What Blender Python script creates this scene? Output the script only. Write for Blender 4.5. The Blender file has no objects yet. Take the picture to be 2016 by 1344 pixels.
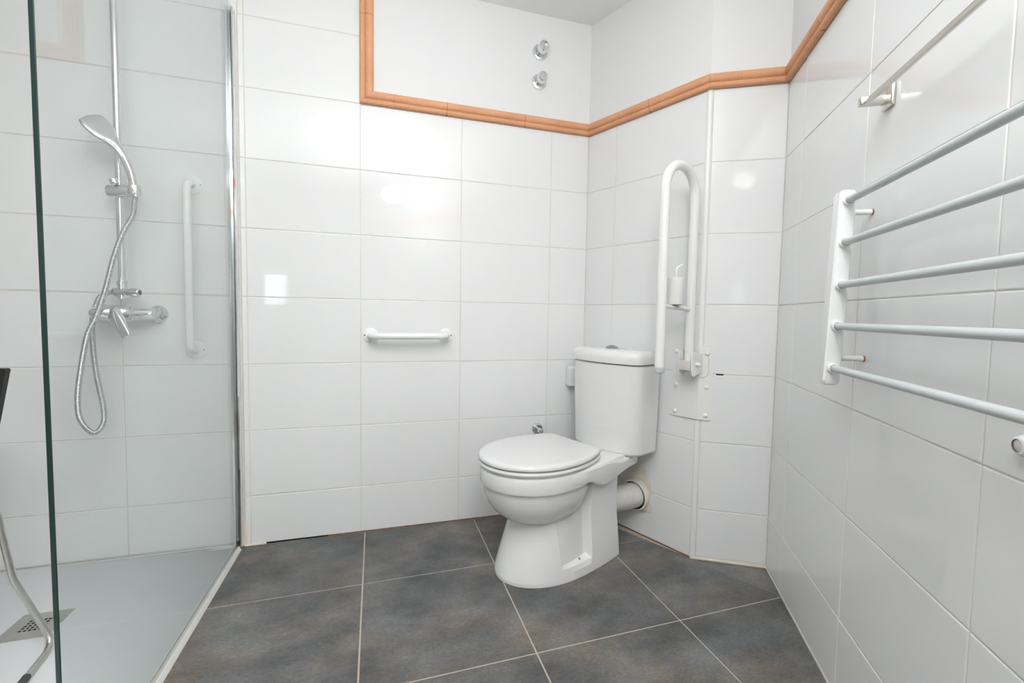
import bpy, bmesh, math, random
from math import sin, cos, pi, sqrt, radians
from mathutils import Vector, Matrix
random.seed(7)
SC = bpy.context.scene
COL = SC.collection

# ------------------------------------------------------------------ camera
W_PX, H_PX = 2016, 1344
CAM_LOC = Vector((-0.27, -1.9078, 0.9046))
YAW, PITCH, ROLL, F_PX = 0.2991, -0.0558, 0.0178, 887.87
cam = bpy.data.cameras.new('camera')
cam.sensor_fit = 'HORIZONTAL'
cam.sensor_width = 36.0
cam.lens = 36.0 * F_PX / W_PX
cam.shift_x = -(1027.77 - W_PX / 2) / W_PX
cam.shift_y = (666.36 - H_PX / 2) / W_PX
cam.clip_start = 0.02
camo = bpy.data.objects.new('camera', cam)
COL.objects.link(camo)
fw = Vector((sin(YAW) * cos(PITCH), cos(YAW) * cos(PITCH), sin(PITCH)))
r0 = Vector((cos(YAW), -sin(YAW), 0)); u0 = r0.cross(fw)
rt = r0 * cos(ROLL) + u0 * sin(ROLL); up = rt.cross(fw)
camo.matrix_world = Matrix(((rt.x, up.x, -fw.x, CAM_LOC.x), (rt.y, up.y, -fw.y, CAM_LOC.y),
                            (rt.z, up.z, -fw.z, CAM_LOC.z), (0, 0, 0, 1)))
SC.camera = camo

# ------------------------------------------------------------------ light
SC.view_settings.view_transform = 'Standard'
SC.view_settings.look = 'None'
SC.view_settings.gamma = 1.0
SC.view_settings.exposure = 0.06
SC.view_settings.use_curve_mapping = False
wd = bpy.data.worlds.new('daylight'); SC.world = wd; wd.use_nodes = True
wd.node_tree.nodes['Background'].inputs[0].default_value = (0.93, 0.97, 1.0, 1)
wd.node_tree.nodes['Background'].inputs[1].default_value = 24.0
# first: the photographer's flash, bounced off the ceiling above and behind the camera; second: wide fill added to lift plaster and ceiling
for energy, cone, loc, tilt in ((285, 108, (-0.36, -2.02, 0.95), 0), (40, 160, (-0.30, -1.60, 1.50), 15)):
    fl = bpy.data.lights.new('flash_and_fill', 'SPOT')
    fl.energy = energy; fl.spot_size = radians(cone); fl.spot_blend = 1.0; fl.shadow_soft_size = 0.05
    fl.color = (0.962, 0.985, 1.0)
    flo = bpy.data.objects.new('flash_and_fill', fl); COL.objects.link(flo)
    flo.location = loc; flo.rotation_euler = (radians(180 - tilt), 0, 0)
LAMP_STRENGTH = 85.0

# ------------------------------------------------------------------ plan of the room
Z_TRIM, Z_CEIL, ROW = 1.7059, 2.188, 0.2525
K1 = Vector((0.6176, 0)); K2 = Vector((0.8345, -0.5308)); K3 = Vector((1.0536, -0.6584))
RWA = 0.532
RWD = Vector((-sin(RWA), -cos(RWA)))
TWD = (K2 - K1).normalized(); BXD = (K3 - K2).normalized()
X_LEFT, Y_REAR = -1.66, -3.40
RW_LEN = (Y_REAR - K3.y) / RWD.y
K4 = K3 + RWD * RW_LEN

# ------------------------------------------------------------------ materials
def new_mat(name):
    m = bpy.data.materials.new(name); m.use_nodes = True
    nt = m.node_tree
    return m, nt, nt.nodes, nt.links, nt.nodes['Principled BSDF']

def plain(name, col, rough=0.4, metal=0.0, spec=0.5, var=0.04, scale=8, bump=0.0, bscale=60, coat=0.0):
    m, nt, N, L, p = new_mat(name)
    tc = N.new('ShaderNodeTexCoord'); nz = N.new('ShaderNodeTexNoise')
    nz.inputs['Scale'].default_value = scale; nz.inputs['Detail'].default_value = 5
    L.new(tc.outputs['Object'], nz.inputs['Vector'])
    mx = N.new('ShaderNodeMixRGB')
    c = Vector(col)
    mx.inputs[1].default_value = (*[max(0, v * (1 - var)) for v in c], 1)
    mx.inputs[2].default_value = (*[min(1, v * (1 + var)) for v in c], 1)
    L.new(nz.outputs['Fac'], mx.inputs[0]); L.new(mx.outputs[0], p.inputs['Base Color'])
    p.inputs['Roughness'].default_value = rough; p.inputs['Metallic'].default_value = metal
    p.inputs['Specular IOR Level'].default_value = spec
    p.inputs['Coat Weight'].default_value = coat
    if bump:
        n2 = N.new('ShaderNodeTexNoise'); n2.inputs['Scale'].default_value = bscale; n2.inputs['Detail'].default_value = 4
        L.new(tc.outputs['Object'], n2.inputs['Vector'])
        b = N.new('ShaderNodeBump'); b.inputs['Strength'].default_value = bump; b.inputs['Distance'].default_value = 0.002
        L.new(n2.outputs['Fac'], b.inputs['Height']); L.new(b.outputs[0], p.inputs['Normal'])
    return m

M = {}
M['tile'] = plain('white_glazed_tile', (0.865, 0.868, 0.866), 0.035, spec=0.38, var=0.012, scale=3, bump=0.03, bscale=9)
M['dim_wall'] = plain('bounce_dimming_wall', (0.36, 0.35, 0.335), 0.5, spec=0.3, var=0.08)  # dark tone given to the unseen walls to dim the light they bounce
M['grout'] = plain('beige_grout', (0.77, 0.73, 0.67), 0.9, spec=0.1, var=0.20, scale=7)
M['plaster'] = plain('white_plaster', (0.845, 0.85, 0.85), 0.75, spec=0.2, var=0.012, scale=5, bump=0.15, bscale=120)
M['ceiling'] = plain('ceiling_paint', (0.90, 0.905, 0.903), 0.9, spec=0.1, var=0.01)
M['ceramic'] = plain('white_sanitary_ceramic', (0.85, 0.85, 0.845), 0.06, spec=0.5, var=0.01)
M['seat'] = plain('white_seat_plastic', (0.76, 0.762, 0.758), 0.22, spec=0.4, var=0.01)
M['white_paint'] = plain('white_enamel_paint', (0.90, 0.905, 0.90), 0.18, spec=0.5, var=0.01)
M['aged_paint'] = plain('slightly_yellowed_white_paint', (0.885, 0.885, 0.865), 0.25, spec=0.5, var=0.03, scale=14, bump=0.05, bscale=80)
M['worn_paint'] = plain('worn_pinkish_white_paint', (0.72, 0.66, 0.63), 0.5, spec=0.3, var=0.12, scale=60)
M['bead'] = plain('white_plastic_bead', (0.89, 0.895, 0.89), 0.2, spec=0.5, var=0.01)
M['chrome'] = plain('polished_chrome', (0.80, 0.81, 0.82), 0.07, metal=1.0, var=0.01)
M['steel'] = plain('brushed_steel', (0.62, 0.61, 0.58), 0.28, metal=1.0, var=0.05, scale=40)
M['nickel'] = plain('satin_nickel', (0.68, 0.66, 0.61), 0.25, metal=1.0, var=0.03)
M['button'] = plain('dull_chrome_button', (0.42, 0.43, 0.44), 0.16, metal=1.0, var=0.02)
M['alu'] = plain('anodised_aluminium', (0.60, 0.61, 0.62), 0.2, metal=1.0, var=0.02)
M['dark'] = plain('dark_gap', (0.02, 0.017, 0.018), 0.8, spec=0.1)
M['black'] = plain('black_plastic', (0.015, 0.014, 0.014), 0.45)
M['grey_rubber'] = plain('dark_grey_rubber', (0.09, 0.088, 0.085), 0.7, spec=0.2)
M['grey_bar'] = plain('pale_grey_coated_bar', (0.56, 0.60, 0.60), 0.35, spec=0.4, var=0.015)
M['cap'] = plain('pale_grey_cap', (0.62, 0.64, 0.66), 0.35)
M['paper'] = plain('soft_white_paper', (0.80, 0.79, 0.765), 0.95, spec=0.05, var=0.02, bump=0.6, bscale=240)
M['card'] = plain('brown_card_core', (0.35, 0.23, 0.15), 0.9, spec=0.1)
M['tray'] = plain('white_acrylic_tray', (0.80, 0.815, 0.825), 0.35, spec=0.4, var=0.01)
M['silicone'] = plain('white_silicone', (0.78, 0.765, 0.735), 0.5, spec=0.3, var=0.10, scale=30)
M['pipe'] = plain('ribbed_white_pipe', (0.72, 0.705, 0.67), 0.45, spec=0.35, var=0.10, scale=25)
M['collar'] = plain('ivory_collar', (0.78, 0.76, 0.68), 0.4, spec=0.35, var=0.06, scale=20)
M['filler'] = plain('beige_filler', (0.79, 0.72, 0.63), 0.95, spec=0.1, var=0.22, scale=22, bump=0.9, bscale=70)
M['brass'] = plain('dull_brass', (0.45, 0.36, 0.2), 0.35, metal=1.0)
M['red'] = plain('red_marking', (0.55, 0.10, 0.12), 0.3)
M['rust'] = plain('rust_stain', (0.28, 0.15, 0.09), 0.9, spec=0.1, var=0.4, scale=90)

# terracotta trim
m, nt, N, L, p = new_mat('terracotta_trim'); M['terra'] = m
tc = N.new('ShaderNodeTexCoord')
n1 = N.new('ShaderNodeTexNoise'); n1.inputs['Scale'].default_value = 260; n1.inputs['Detail'].default_value = 3
n2 = N.new('ShaderNodeTexNoise'); n2.inputs['Scale'].default_value = 9; n2.inputs['Detail'].default_value = 4
L.new(tc.outputs['Object'], n1.inputs['Vector']); L.new(tc.outputs['Object'], n2.inputs['Vector'])
ad = N.new('ShaderNodeMath'); ad.operation = 'ADD'; L.new(n1.outputs['Fac'], ad.inputs[0]); L.new(n2.outputs['Fac'], ad.inputs[1])
cr = N.new('ShaderNodeValToRGB'); cr.color_ramp.elements[0].position = 0.75; cr.color_ramp.elements[1].position = 1.25
hf = N.new('ShaderNodeMath'); hf.operation = 'MULTIPLY'; hf.inputs[1].default_value = 0.5; L.new(ad.outputs[0], hf.inputs[0])
cr.color_ramp.elements[0].position = 0.36; cr.color_ramp.elements[1].position = 0.64
cr.color_ramp.elements[0].color = (0.68, 0.335, 0.180, 1); cr.color_ramp.elements[1].color = (0.83, 0.445, 0.260, 1)
L.new(hf.outputs[0], cr.inputs[0]); L.new(cr.outputs[0], p.inputs['Base Color'])
p.inputs['Roughness'].default_value = 0.62; p.inputs['Specular IOR Level'].default_value = 0.3
b = N.new('ShaderNodeBump'); b.inputs['Strength'].default_value = 0.25; b.inputs['Distance'].default_value = 0.001
L.new(n1.outputs['Fac'], b.inputs['Height']); L.new(b.outputs[0], p.inputs['Normal'])

# slate-look floor tile
m, nt, N, L, p = new_mat('slate_floor_tile'); M['slate'] = m
tc = N.new('ShaderNodeTexCoord')
def fnoise(scale, detail, stretch, rough=0.6):
    mp = N.new('ShaderNodeMapping'); mp.inputs['Scale'].default_value = stretch
    L.new(tc.outputs['Object'], mp.inputs['Vector'])
    n = N.new('ShaderNodeTexNoise'); n.inputs['Scale'].default_value = scale; n.inputs['Detail'].default_value = detail
    n.inputs['Roughness'].default_value = rough
    L.new(mp.outputs[0], n.inputs['Vector']); return n
def ramp(src, stops):
    r = N.new('ShaderNodeValToRGB'); e = r.color_ramp.elements
    e[0].position, e[0].color = stops[0][0], (*stops[0][1], 1)
    e[1].position, e[1].color = stops[-1][0], (*stops[-1][1], 1)
    for q, c in stops[1:-1]:
        el = e.new(q); el.color = (*c, 1)
    L.new(src, r.inputs[0]); return r
A = fnoise(4.6, 10, (0.85, 1.2, 1), 0.66)
B_ = fnoise(3.2, 6, (1.0, 1.6, 1), 0.6)
Cc = fnoise(130, 5, (0.7, 1.3, 1), 0.75)
ra = ramp(A.outputs['Fac'], [(0.34, (0.082, 0.081, 0.080)), (0.5, (0.138, 0.136, 0.132)), (0.68, (0.215, 0.212, 0.205))])
rb = ramp(B_.outputs['Fac'], [(0.36, (0.93, 0.98, 1.02)), (0.5, (1.0, 1.0, 0.99)), (0.64, (1.16, 1.02, 0.88))])
rc = ramp(Cc.outputs['Fac'], [(0.30, (0.70, 0.70, 0.70)), (0.70, (1.30, 1.30, 1.30))])
m1 = N.new('ShaderNodeMixRGB'); m1.blend_type = 'MULTIPLY'; m1.inputs[0].default_value = 1
m2 = N.new('ShaderNodeMixRGB'); m2.blend_type = 'MULTIPLY'; m2.inputs[0].default_value = 1
L.new(ra.outputs[0], m1.inputs[1]); L.new(rb.outputs[0], m1.inputs[2])
L.new(m1.outputs[0], m2.inputs[1]); L.new(rc.outputs[0], m2.inputs[2]); L.new(m2.outputs[0], p.inputs['Base Color'])
p.inputs['Roughness'].default_value = 0.5; p.inputs['Specular IOR Level'].default_value = 0.35
b = N.new('ShaderNodeBump'); b.inputs['Strength'].default_value = 0.35; b.inputs['Distance'].default_value = 0.001
L.new(Cc.outputs['Fac'], b.inputs['Height']); L.new(b.outputs[0], p.inputs['Normal'])
M['floor_grout'] = plain('sand_floor_grout', (0.50, 0.445, 0.38), 0.9, spec=0.1, var=0.15, scale=40)

# thin clear glass: tinted straight transmission plus a Schlick mirror term on either face
def glass_mat(name, tint, f0=0.043):
    m, nt, N, L, p = new_mat(name); N.remove(p)
    out = N['Material Output']
    g = N.new('ShaderNodeNewGeometry')
    d = N.new('ShaderNodeVectorMath'); d.operation = 'DOT_PRODUCT'
    L.new(g.outputs['Incoming'], d.inputs[0]); L.new(g.outputs['Normal'], d.inputs[1])
    ab = N.new('ShaderNodeMath'); ab.operation = 'ABSOLUTE'; L.new(d.outputs['Value'], ab.inputs[0])
    s1 = N.new('ShaderNodeMath'); s1.operation = 'SUBTRACT'; s1.inputs[0].default_value = 1; L.new(ab.outputs[0], s1.inputs[1])
    pw = N.new('ShaderNodeMath'); pw.operation = 'POWER'; pw.inputs[1].default_value = 5; L.new(s1.outputs[0], pw.inputs[0])
    ma = N.new('ShaderNodeMath'); ma.operation = 'MULTIPLY_ADD'; ma.inputs[1].default_value = 1 - f0; ma.inputs[2].default_value = f0
    L.new(pw.outputs[0], ma.inputs[0])
    tr = N.new('ShaderNodeBsdfTransparent'); tr.inputs[0].default_value = (*tint, 1)
    gl = N.new('ShaderNodeBsdfGlossy'); gl.inputs['Roughness'].default_value = 0.01
    mx = N.new('ShaderNodeMixShader'); L.new(ma.outputs[0], mx.inputs[0]); L.new(tr.outputs[0], mx.inputs[1]); L.new(gl.outputs[0], mx.inputs[2])
    L.new(mx.outputs[0], out.inputs[0]); return m
M['glass'] = glass_mat('clear_screen_glass', (0.955, 0.975, 0.972))
M['pane'] = glass_mat('window_glass', (0.97, 0.98, 0.98))
M['glass_edge'] = plain('dark_green_glass_edge', (0.008, 0.030, 0.026), 0.12, spec=0.6, var=0.2)
m, nt, N, L, p = new_mat('lit_lamp_globe'); M['lamp'] = m
p.inputs['Emission Color'].default_value = (1.0, 0.99, 0.97, 1); p.inputs['Emission Strength'].default_value = LAMP_STRENGTH
m, nt, N, L, p = new_mat('downlight_glow'); M['downlight'] = m
p.inputs['Emission Color'].default_value = (1.0, 0.99, 0.97, 1); p.inputs['Emission Strength'].default_value = 2.5

# ------------------------------------------------------------------ mesh helpers
class MB:
    """collects shapes into one mesh"""
    def __init__(self): self.v, self.f, self.mi = [], [], []
    def add(self, vs, fs, mi=0):
        o = len(self.v); self.v += [tuple(x) for x in vs]
        self.f += [tuple(i + o for i in q) for q in fs]; self.mi += [mi] * len(fs)
        return self
    def box(self, lo, hi, mi=0, bev=0.0, seg=2):
        bm = bmesh.new()
        c = [(a + b) / 2 for a, b in zip(lo, hi)]; s = [abs(b - a) for a, b in zip(lo, hi)]
        bmesh.ops.create_cube(bm, size=1, matrix=Matrix.Translation(c) @ Matrix.Diagonal((*s, 1)))
        if bev: bmesh.ops.bevel(bm, geom=bm.edges[:], offset=min(bev, min(s) * 0.49), segments=seg, affect='EDGES', profile=0.5)
        self.bm(bm, mi); return self
    def bm(self, bm, mi=0, mat=None):
        if mat is not None: bm.transform(mat)
        bm.verts.index_update()
        self.add([v.co[:] for v in bm.verts], [[v.index for v in f.verts] for f in bm.faces], mi); bm.free()
    def tube(self, pts, r, n=16, mi=0, caps=True, closed=False):
        pts = [Vector(q) for q in pts]; k = len(pts)
        rad = r if isinstance(r, (list, tuple)) else [r] * k
        tg = []
        for i in range(k):
            a = pts[max(i - 1, 0)]; c = pts[min(i + 1, k - 1)]
            t = (c - a); tg.append(t.normalized() if t.length > 1e-9 else Vector((0, 0, 1)))
        ref = Vector((0, 0, 1)) if abs(tg[0].z) < 0.9 else Vector((1, 0, 0))
        u = (ref - tg[0] * ref.dot(tg[0])).normalized(); rings = []
        for i in range(k):
            u = (u - tg[i] * u.dot(tg[i])).normalized(); w = tg[i].cross(u)
            rings.append([pts[i] + (u * cos(2 * pi * j / n) + w * sin(2 * pi * j / n)) * rad[i] for j in range(n)])
        self.loft(rings, mi, caps); return self
    def loft(self, rings, mi=0, caps=True):
        n = len(rings[0]); vs = [q for r_ in rings for q in r_]; fs = []
        for i in range(len(rings) - 1):
            for j in range(n):
                a, b2 = i * n + j, i * n + (j + 1) % n
                fs.append((a, b2, b2 + n, a + n))
        if caps:
            fs.append(tuple(reversed(range(n)))); fs.append(tuple((len(rings) - 1) * n + j for j in range(n)))
        self.add(vs, fs, mi); return self
    def lathe(self, prof, org, axis, n=32, mi=0, caps=True):
        """prof = [(radius, height along axis)]"""
        ax = Vector(axis).normalized(); ref = Vector((0, 0, 1)) if abs(ax.z) < 0.9 else Vector((1, 0, 0))
        u = (ref - ax * ref.dot(ax)).normalized(); w = ax.cross(u); o = Vector(org)
        rings = [[o + ax * h + (u * cos(2 * pi * j / n) + w * sin(2 * pi * j / n)) * max(r, 1e-5) for j in range(n)] for r, h in prof]
        self.loft(rings, mi, caps); return self
    def prism(self, poly, org, ex, ey, ez, mi=0):
        """poly in (x,y) of frame ex,ey, extruded along vector ez"""
        o = Vector(org); ex = Vector(ex); ey = Vector(ey); ez = Vector(ez)
        a = [o + ex * x + ey * y for x, y in poly]; self.loft([a, [q + ez for q in a]], mi); return self
    def build(self, name, mats, parent=None, smooth=35, loc=None, rotz=None, bevel=None):
        me = bpy.data.meshes.new(name); me.from_pydata(self.v, [], self.f)
        for q in (mats if isinstance(mats, (list, tuple)) else [mats]): me.materials.append(q)
        me.polygons.foreach_set('material_index', self.mi)
        bm = bmesh.new(); bm.from_mesh(me)
        if smooth is not None: bmesh.ops.recalc_face_normals(bm, faces=bm.faces[:])
        bm.to_mesh(me); bm.free()
        if smooth is not None:
            me.polygons.foreach_set('use_smooth', [True] * len(me.polygons)); me.set_sharp_from_angle(angle=radians(smooth))
        o = bpy.data.objects.new(name, me); COL.objects.link(o)
        if parent: o.parent = parent
        if loc is not None: o.location = loc
        if rotz is not None: o.rotation_euler = (0, 0, rotz)
        if bevel:
            md = o.modifiers.new('bevel', 'BEVEL'); md.width = bevel; md.segments = 3; md.limit_method = 'ANGLE'; md.angle_limit = radians(40)
        return o

def tag(o, label=None, cat=None, group=None, kind=None):
    for k, v in (('label', label), ('category', cat), ('group', group), ('kind', kind)):
        if v: o[k] = v
    return o
def thing(name, label, cat, loc=(0, 0, 0), rotz=0.0, group=None):
    o = bpy.data.objects.new(name, None); COL.objects.link(o)
    o.empty_display_size = 0.05; o.location = loc; o.rotation_euler = (0, 0, rotz)
    return tag(o, label, cat, group)
def struct(o): o['kind'] = 'structure'; return o
def spline(pts, k=10):
    P = [Vector(q) for q in pts]; P = [P[0] * 2 - P[1]] + P + [P[-1] * 2 - P[-2]]; out = []
    for i in range(1, len(P) - 2):
        for j in range(k):
            t = j / k; a, b2, c, d = P[i - 1], P[i], P[i + 1], P[i + 2]
            out.append(0.5 * ((2 * b2) + (c - a) * t + (2 * a - 5 * b2 + 4 * c - d) * t * t + (-a + 3 * b2 - 3 * c + d) * t ** 3))
    out.append(P[-2]); return out
def arc(c, r, e1, e2, a0, a1, n=12):
    c = Vector(c); e1 = Vector(e1); e2 = Vector(e2)
    return [c + (e1 * cos(a0 + (a1 - a0) * i / n) + e2 * sin(a0 + (a1 - a0) * i / n)) * r for i in range(n + 1)]

# wall frames: local x runs along the wall, local -y points into the room, z is up
ANG = {'back': 0.0, 'cistern': math.atan2(TWD.y, TWD.x), 'box': math.atan2(BXD.y, BXD.x), 'right': math.atan2(RWD.y, RWD.x)}
ORG = {'back': (0, 0, 0), 'cistern': (K1.x, K1.y, 0), 'box': (K2.x, K2.y, 0), 'right': (K3.x, K3.y, 0)}

# ------------------------------------------------------------------ tiled walls
GAP, BEV = 0.0028, 0.0020
def clip_range(edges, lo, hi):
    return [max(lo, e) for e in edges]
def tile(mb, s0, s1, z0, z1):
    if s1 - s0 < 0.006 or z1 - z0 < 0.006: return
    cs, cz = (s0 + s1) / 2, (z0 + z1) / 2
    a, b2 = random.gauss(0, 0.0011), random.gauss(0, 0.0011)
    def P(s, z, d): return (s, d + a * (s - cs) + b2 * (z - cz), z)
    ring = lambda i, d: [P(s0 + i, z0 + i, d), P(s1 - i, z0 + i, d), P(s1 - i, z1 - i, d), P(s0 + i, z1 - i, d)]
    R = [ring(0, 0.004), ring(0, 0.0012), ring(BEV * 0.35, 0.0003), ring(BEV, 0.0)]
    vs = [q for r_ in R for q in r_]; fs = []
    for k in range(3):
        for j in range(4):
            fs.append((k * 4 + j, k * 4 + (j + 1) % 4, k * 4 + 4 + (j + 1) % 4, k * 4 + 4 + j))
    fs.append((12, 13, 14, 15)); mb.add(vs, fs, 0)
def tiled_wall(name, frame, s_lo, s_hi, cols, blocks, plaster=None, ext=(0.06, 0.06), extra=None):
    """cols: tile joints along s; blocks: (s0,s1,z0,z1) tiled areas; plaster: (s0,s1,z0,z1) painted areas"""
    mb = MB()
    mb.box((s_lo - ext[0], 0.0016, -0.05), (s_hi + ext[1], 0.07, Z_CEIL + 0.03), 1)
    for (a, b2, z0, z1, cc) in blocks:
        zs = [z0] + [Z_TRIM + ROW * k for k in range(-6, 4) if z0 < Z_TRIM + ROW * k < z1 - 0.005] + [z1]
        ss = [a] + [c for c in sorted(cc) if a + 0.004 < c < b2 - 0.004] + [b2]
        for i in range(len(ss) - 1):
            for j in range(len(zs) - 1):
                g0 = GAP / 2 if i else 0.001; g1 = GAP / 2 if i < len(ss) - 2 else 0.001
                tile(mb, ss[i] + g0, ss[i + 1] - g1, zs[j] + GAP / 2 + (0.003 if j == 0 else 0), zs[j + 1] - GAP / 2)
    for (a, b2, z0, z1) in plaster or []:
        mb.box((a, 0.0, z0), (b2, 0.01, z1), 2)
    if extra: extra(mb)
    o = mb.build(name, [M['tile'], M['grout'], M['plaster'], M['dark'], M['silicone'], M['filler'], M['rust']], smooth=None,
                 loc=ORG[frame], rotz=ANG[frame])
    return struct(o)

C1 = -0.3564; CS = 0.398; C0 = -0.7535; SH = -1.140     # joints on the back wall
XG = -0.790                                             # plane of the shower glass
def back_extra(mb):
    # dark chipped joint along the floor, tan sealant in the corner by the screen
    mb.box((-0.70, -0.0006, 0.000), (-0.48, 0.004, 0.0050), 3); mb.box((-0.48, -0.0010, 0.0), (0.60, 0.003, 0.0042), 6)
    mb.box((-0.774, -0.010, 0.0), (-0.70, 0.003, 0.006), 5, 0.003)
    mb.box((-0.774, -0.0015, 0.0), (-0.766, 0.003, 0.10), 5, 0.001)
right_cols = [C0, C1] + [C1 + CS * k for k in range(1, 3)]
tiled_wall('wall_back', 'back', X_LEFT, K1.x, None,
           [(X_LEFT, XG + 0.018, 0.010, 0.9485, [SH - CS, SH]),
            (X_LEFT, XG + 0.018, 0.9485, Z_CEIL, [SH - CS, SH]),
            (XG + 0.018, C1, 0.0, Z_CEIL, [C0]),
            (C1, K1.x, 0.0, Z_TRIM, [C1 + CS, C1 + 2 * CS])],
           [(C1 + 0.02, K1.x, Z_TRIM + 0.02, Z_CEIL + 0.02)], ext=(0.06, 0.06), extra=back_extra)
TW_LEN = (K2 - K1).length; BX_LEN = (K3 - K2).length
def cistern_extra(mb):
    # patch of beige filler round the soil pipe
    pts = [(0.245, 0.285), (0.262, 0.301), (0.283, 0.296), (0.301, 0.308), (0.326, 0.300), (0.341, 0.283), (0.362, 0.272), (0.371, 0.250), (0.388, 0.238), (0.386, 0.214), (0.396, 0.196), (0.386, 0.176), (0.381, 0.150),
           (0.390, 0.132), (0.393, 0.108), (0.372, 0.103), (0.352, 0.094), (0.334, 0.099), (0.312, 0.088), (0.286, 0.094), (0.258, 0.104), (0.236, 0.15), (0.228, 0.22)]
    mb.prism(pts, (0, -0.0016, 0), (1, 0, 0), (0, 0, 1), (0, 0.004, 0), 5)
    mb.box((0.05, -0.0010, 0.0), (TW_LEN - 0.006, 0.003, 0.0045), 6)
tiled_wall('wall_cistern', 'cistern', 0, TW_LEN, None, [(0, TW_LEN - 0.009, 0.0, Z_TRIM, [0.1586])],
           [(0, TW_LEN, Z_TRIM + 0.02, Z_CEIL + 0.02)], ext=(0.06, -0.012), extra=cistern_extra)
def box_extra(mb):
    mb.box((0.0, -0.006, 0.0), (BX_LEN, 0.003, 0.0085), 5, 0.003)
    mb.box((0.0585, -0.0004, 0.6935), (0.0835, 0.003, 0.6985), 3)
tiled_wall('wall_box', 'box', 0, BX_LEN, None, [(0.013, BX_LEN, 0.009, Z_TRIM, [])],
           [(0, BX_LEN, Z_TRIM + 0.02, Z_CEIL + 0.02)], ext=(-0.012, 0.06), extra=box_extra)
def right_extra(mb):
    mb.box((0.0, -0.0015, 0.0), (1.6, 0.003, 0.005), 4)
tiled_wall('wall_right', 'right', 0, RW_LEN, None, [(0, RW_LEN, 0.0, Z_TRIM, [0.1609 + 0.4005 * k for k in range(8)])],
           [(0, RW_LEN, Z_TRIM + 0.02, Z_CEIL + 0.02)], extra=right_extra)
# unseen side and rear walls, kept dark and the side one drawn in to cut bounce light
mb = MB(); mb.box((X_LEFT - 0.07, Y_REAR - 0.07, -0.05), (X_LEFT, 0.07, Z_CEIL + 0.03))
struct(mb.build('wall_left', M['dim_wall'], smooth=None))
WX0, WX1, WZ0, WZ1 = -1.475, -1.235, 0.935, 1.66
mb = MB()
mb.box((X_LEFT - 0.07, Y_REAR - 0.07, -0.05), (WX0, Y_REAR, Z_CEIL + 0.03)); mb.box((WX1, Y_REAR - 0.07, -0.05), (K4.x + 0.08, Y_REAR, Z_CEIL + 0.03))
mb.box((WX0, Y_REAR - 0.07, -0.05), (WX1, Y_REAR, WZ0)); mb.box((WX0, Y_REAR - 0.07, WZ1), (WX1, Y_REAR, Z_CEIL + 0.03))
struct(mb.build('wall_rear', M['dim_wall'], smooth=None))
mb = MB(); mb.box((WX0, Y_REAR - 0.045, WZ0), (WX1, Y_REAR - 0.041, WZ1)); wn = struct(mb.build('window_1', M['pane'], smooth=None))
mb = MB()
for lo, hi in (((WX0, WZ0), (WX0 + 0.02, WZ1)), ((WX1 - 0.02, WZ0), (WX1, WZ1)), ((WX0 + 0.02, WZ0), (WX1 - 0.02, WZ0 + 0.02)), ((WX0 + 0.02, WZ1 - 0.02), (WX1 - 0.02, WZ1))):
    mb.box((lo[0], Y_REAR - 0.06, lo[1]), (hi[0], Y_REAR - 0.02, hi[1]))
mb.build('window_frame', M['white_paint'], wn, smooth=None)
mb = MB(); mb.box((WX0 + 0.02, Y_REAR - 0.035, 1.27), (WX1 - 0.02, Y_REAR - 0.03, WZ1 - 0.02)); mb.build('window_blind', M['plaster'], wn, smooth=None)

mb = MB(); mb.box((X_LEFT - 0.06, Y_REAR - 0.06, Z_CEIL), (K3.x + 0.08, 0.06, Z_CEIL + 0.06)); struct(mb.build('ceiling', M['ceiling'], smooth=None))

# ------------------------------------------------------------------ floor: bed of grout with bevelled slate tiles
def clip(poly, px, py, nx, ny):
    out = []
    for i in range(len(poly)):
        a, b2 = poly[i], poly[(i + 1) % len(poly)]
        da = (a[0] - px) * nx + (a[1] - py) * ny; db = (b2[0] - px) * nx + (b2[1] - py) * ny
        if da >= 0: out.append(a)
        if (da >= 0) != (db >= 0):
            t = da / (da - db); out.append((a[0] + (b2[0] - a[0]) * t, a[1] + (b2[1] - a[1]) * t))
    return out
def inset(poly, d):
    n = len(poly); out = []
    ar = sum(poly[i][0] * poly[(i + 1) % n][1] - poly[(i + 1) % n][0] * poly[i][1] for i in range(n))
    sg = 1 if ar > 0 else -1
    for i in range(n):
        p0, p1, p2 = Vector(poly[i - 1]), Vector(poly[i]), Vector(poly[(i + 1) % n])
        if (p1 - p0).length < 1e-6 or (p2 - p1).length < 1e-6: continue
        e0 = (p1 - p0).normalized(); e1 = (p2 - p1).normalized()
        n0 = Vector((-e0.y, e0.x)) * sg; n1 = Vector((-e1.y, e1.x)) * sg
        bis = (n0 + n1); k = bis.dot(n0)
        out.append(tuple(p1 + bis * (d / max(k, 0.2))))
    return out
mb = MB()
mb.box((X_LEFT - 0.05, Y_REAR - 0.05, -0.06), (K3.x + 0.08, 0.05, -0.0016), 1)
FR = 0.0158; cF, sF = cos(FR), sin(FR)
def g2w(x, y): return (x * cF - y * sF, x * sF + y * cF)
FX = [-1.2435, -0.7920, -0.3407, 0.1100, 0.5637, 1.03, 1.48]; FY = [0.08, -0.3672, -0.8200, -1.2728, -1.7256, -2.18, -2.63, -3.08, -3.53]
L4a, L4b = Vector((0.8398, -0.5367)), Vector((0.9729, -0.7925)); l4 = (L4b - L4a).normalized(); l4n = Vector((l4.y, -l4.x))  # left side of the cut
nR = Vector((RWD.y, -RWD.x)); nT = Vector((TWD.y, -TWD.x)); nB = Vector((BXD.y, -BXD.x))
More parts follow.
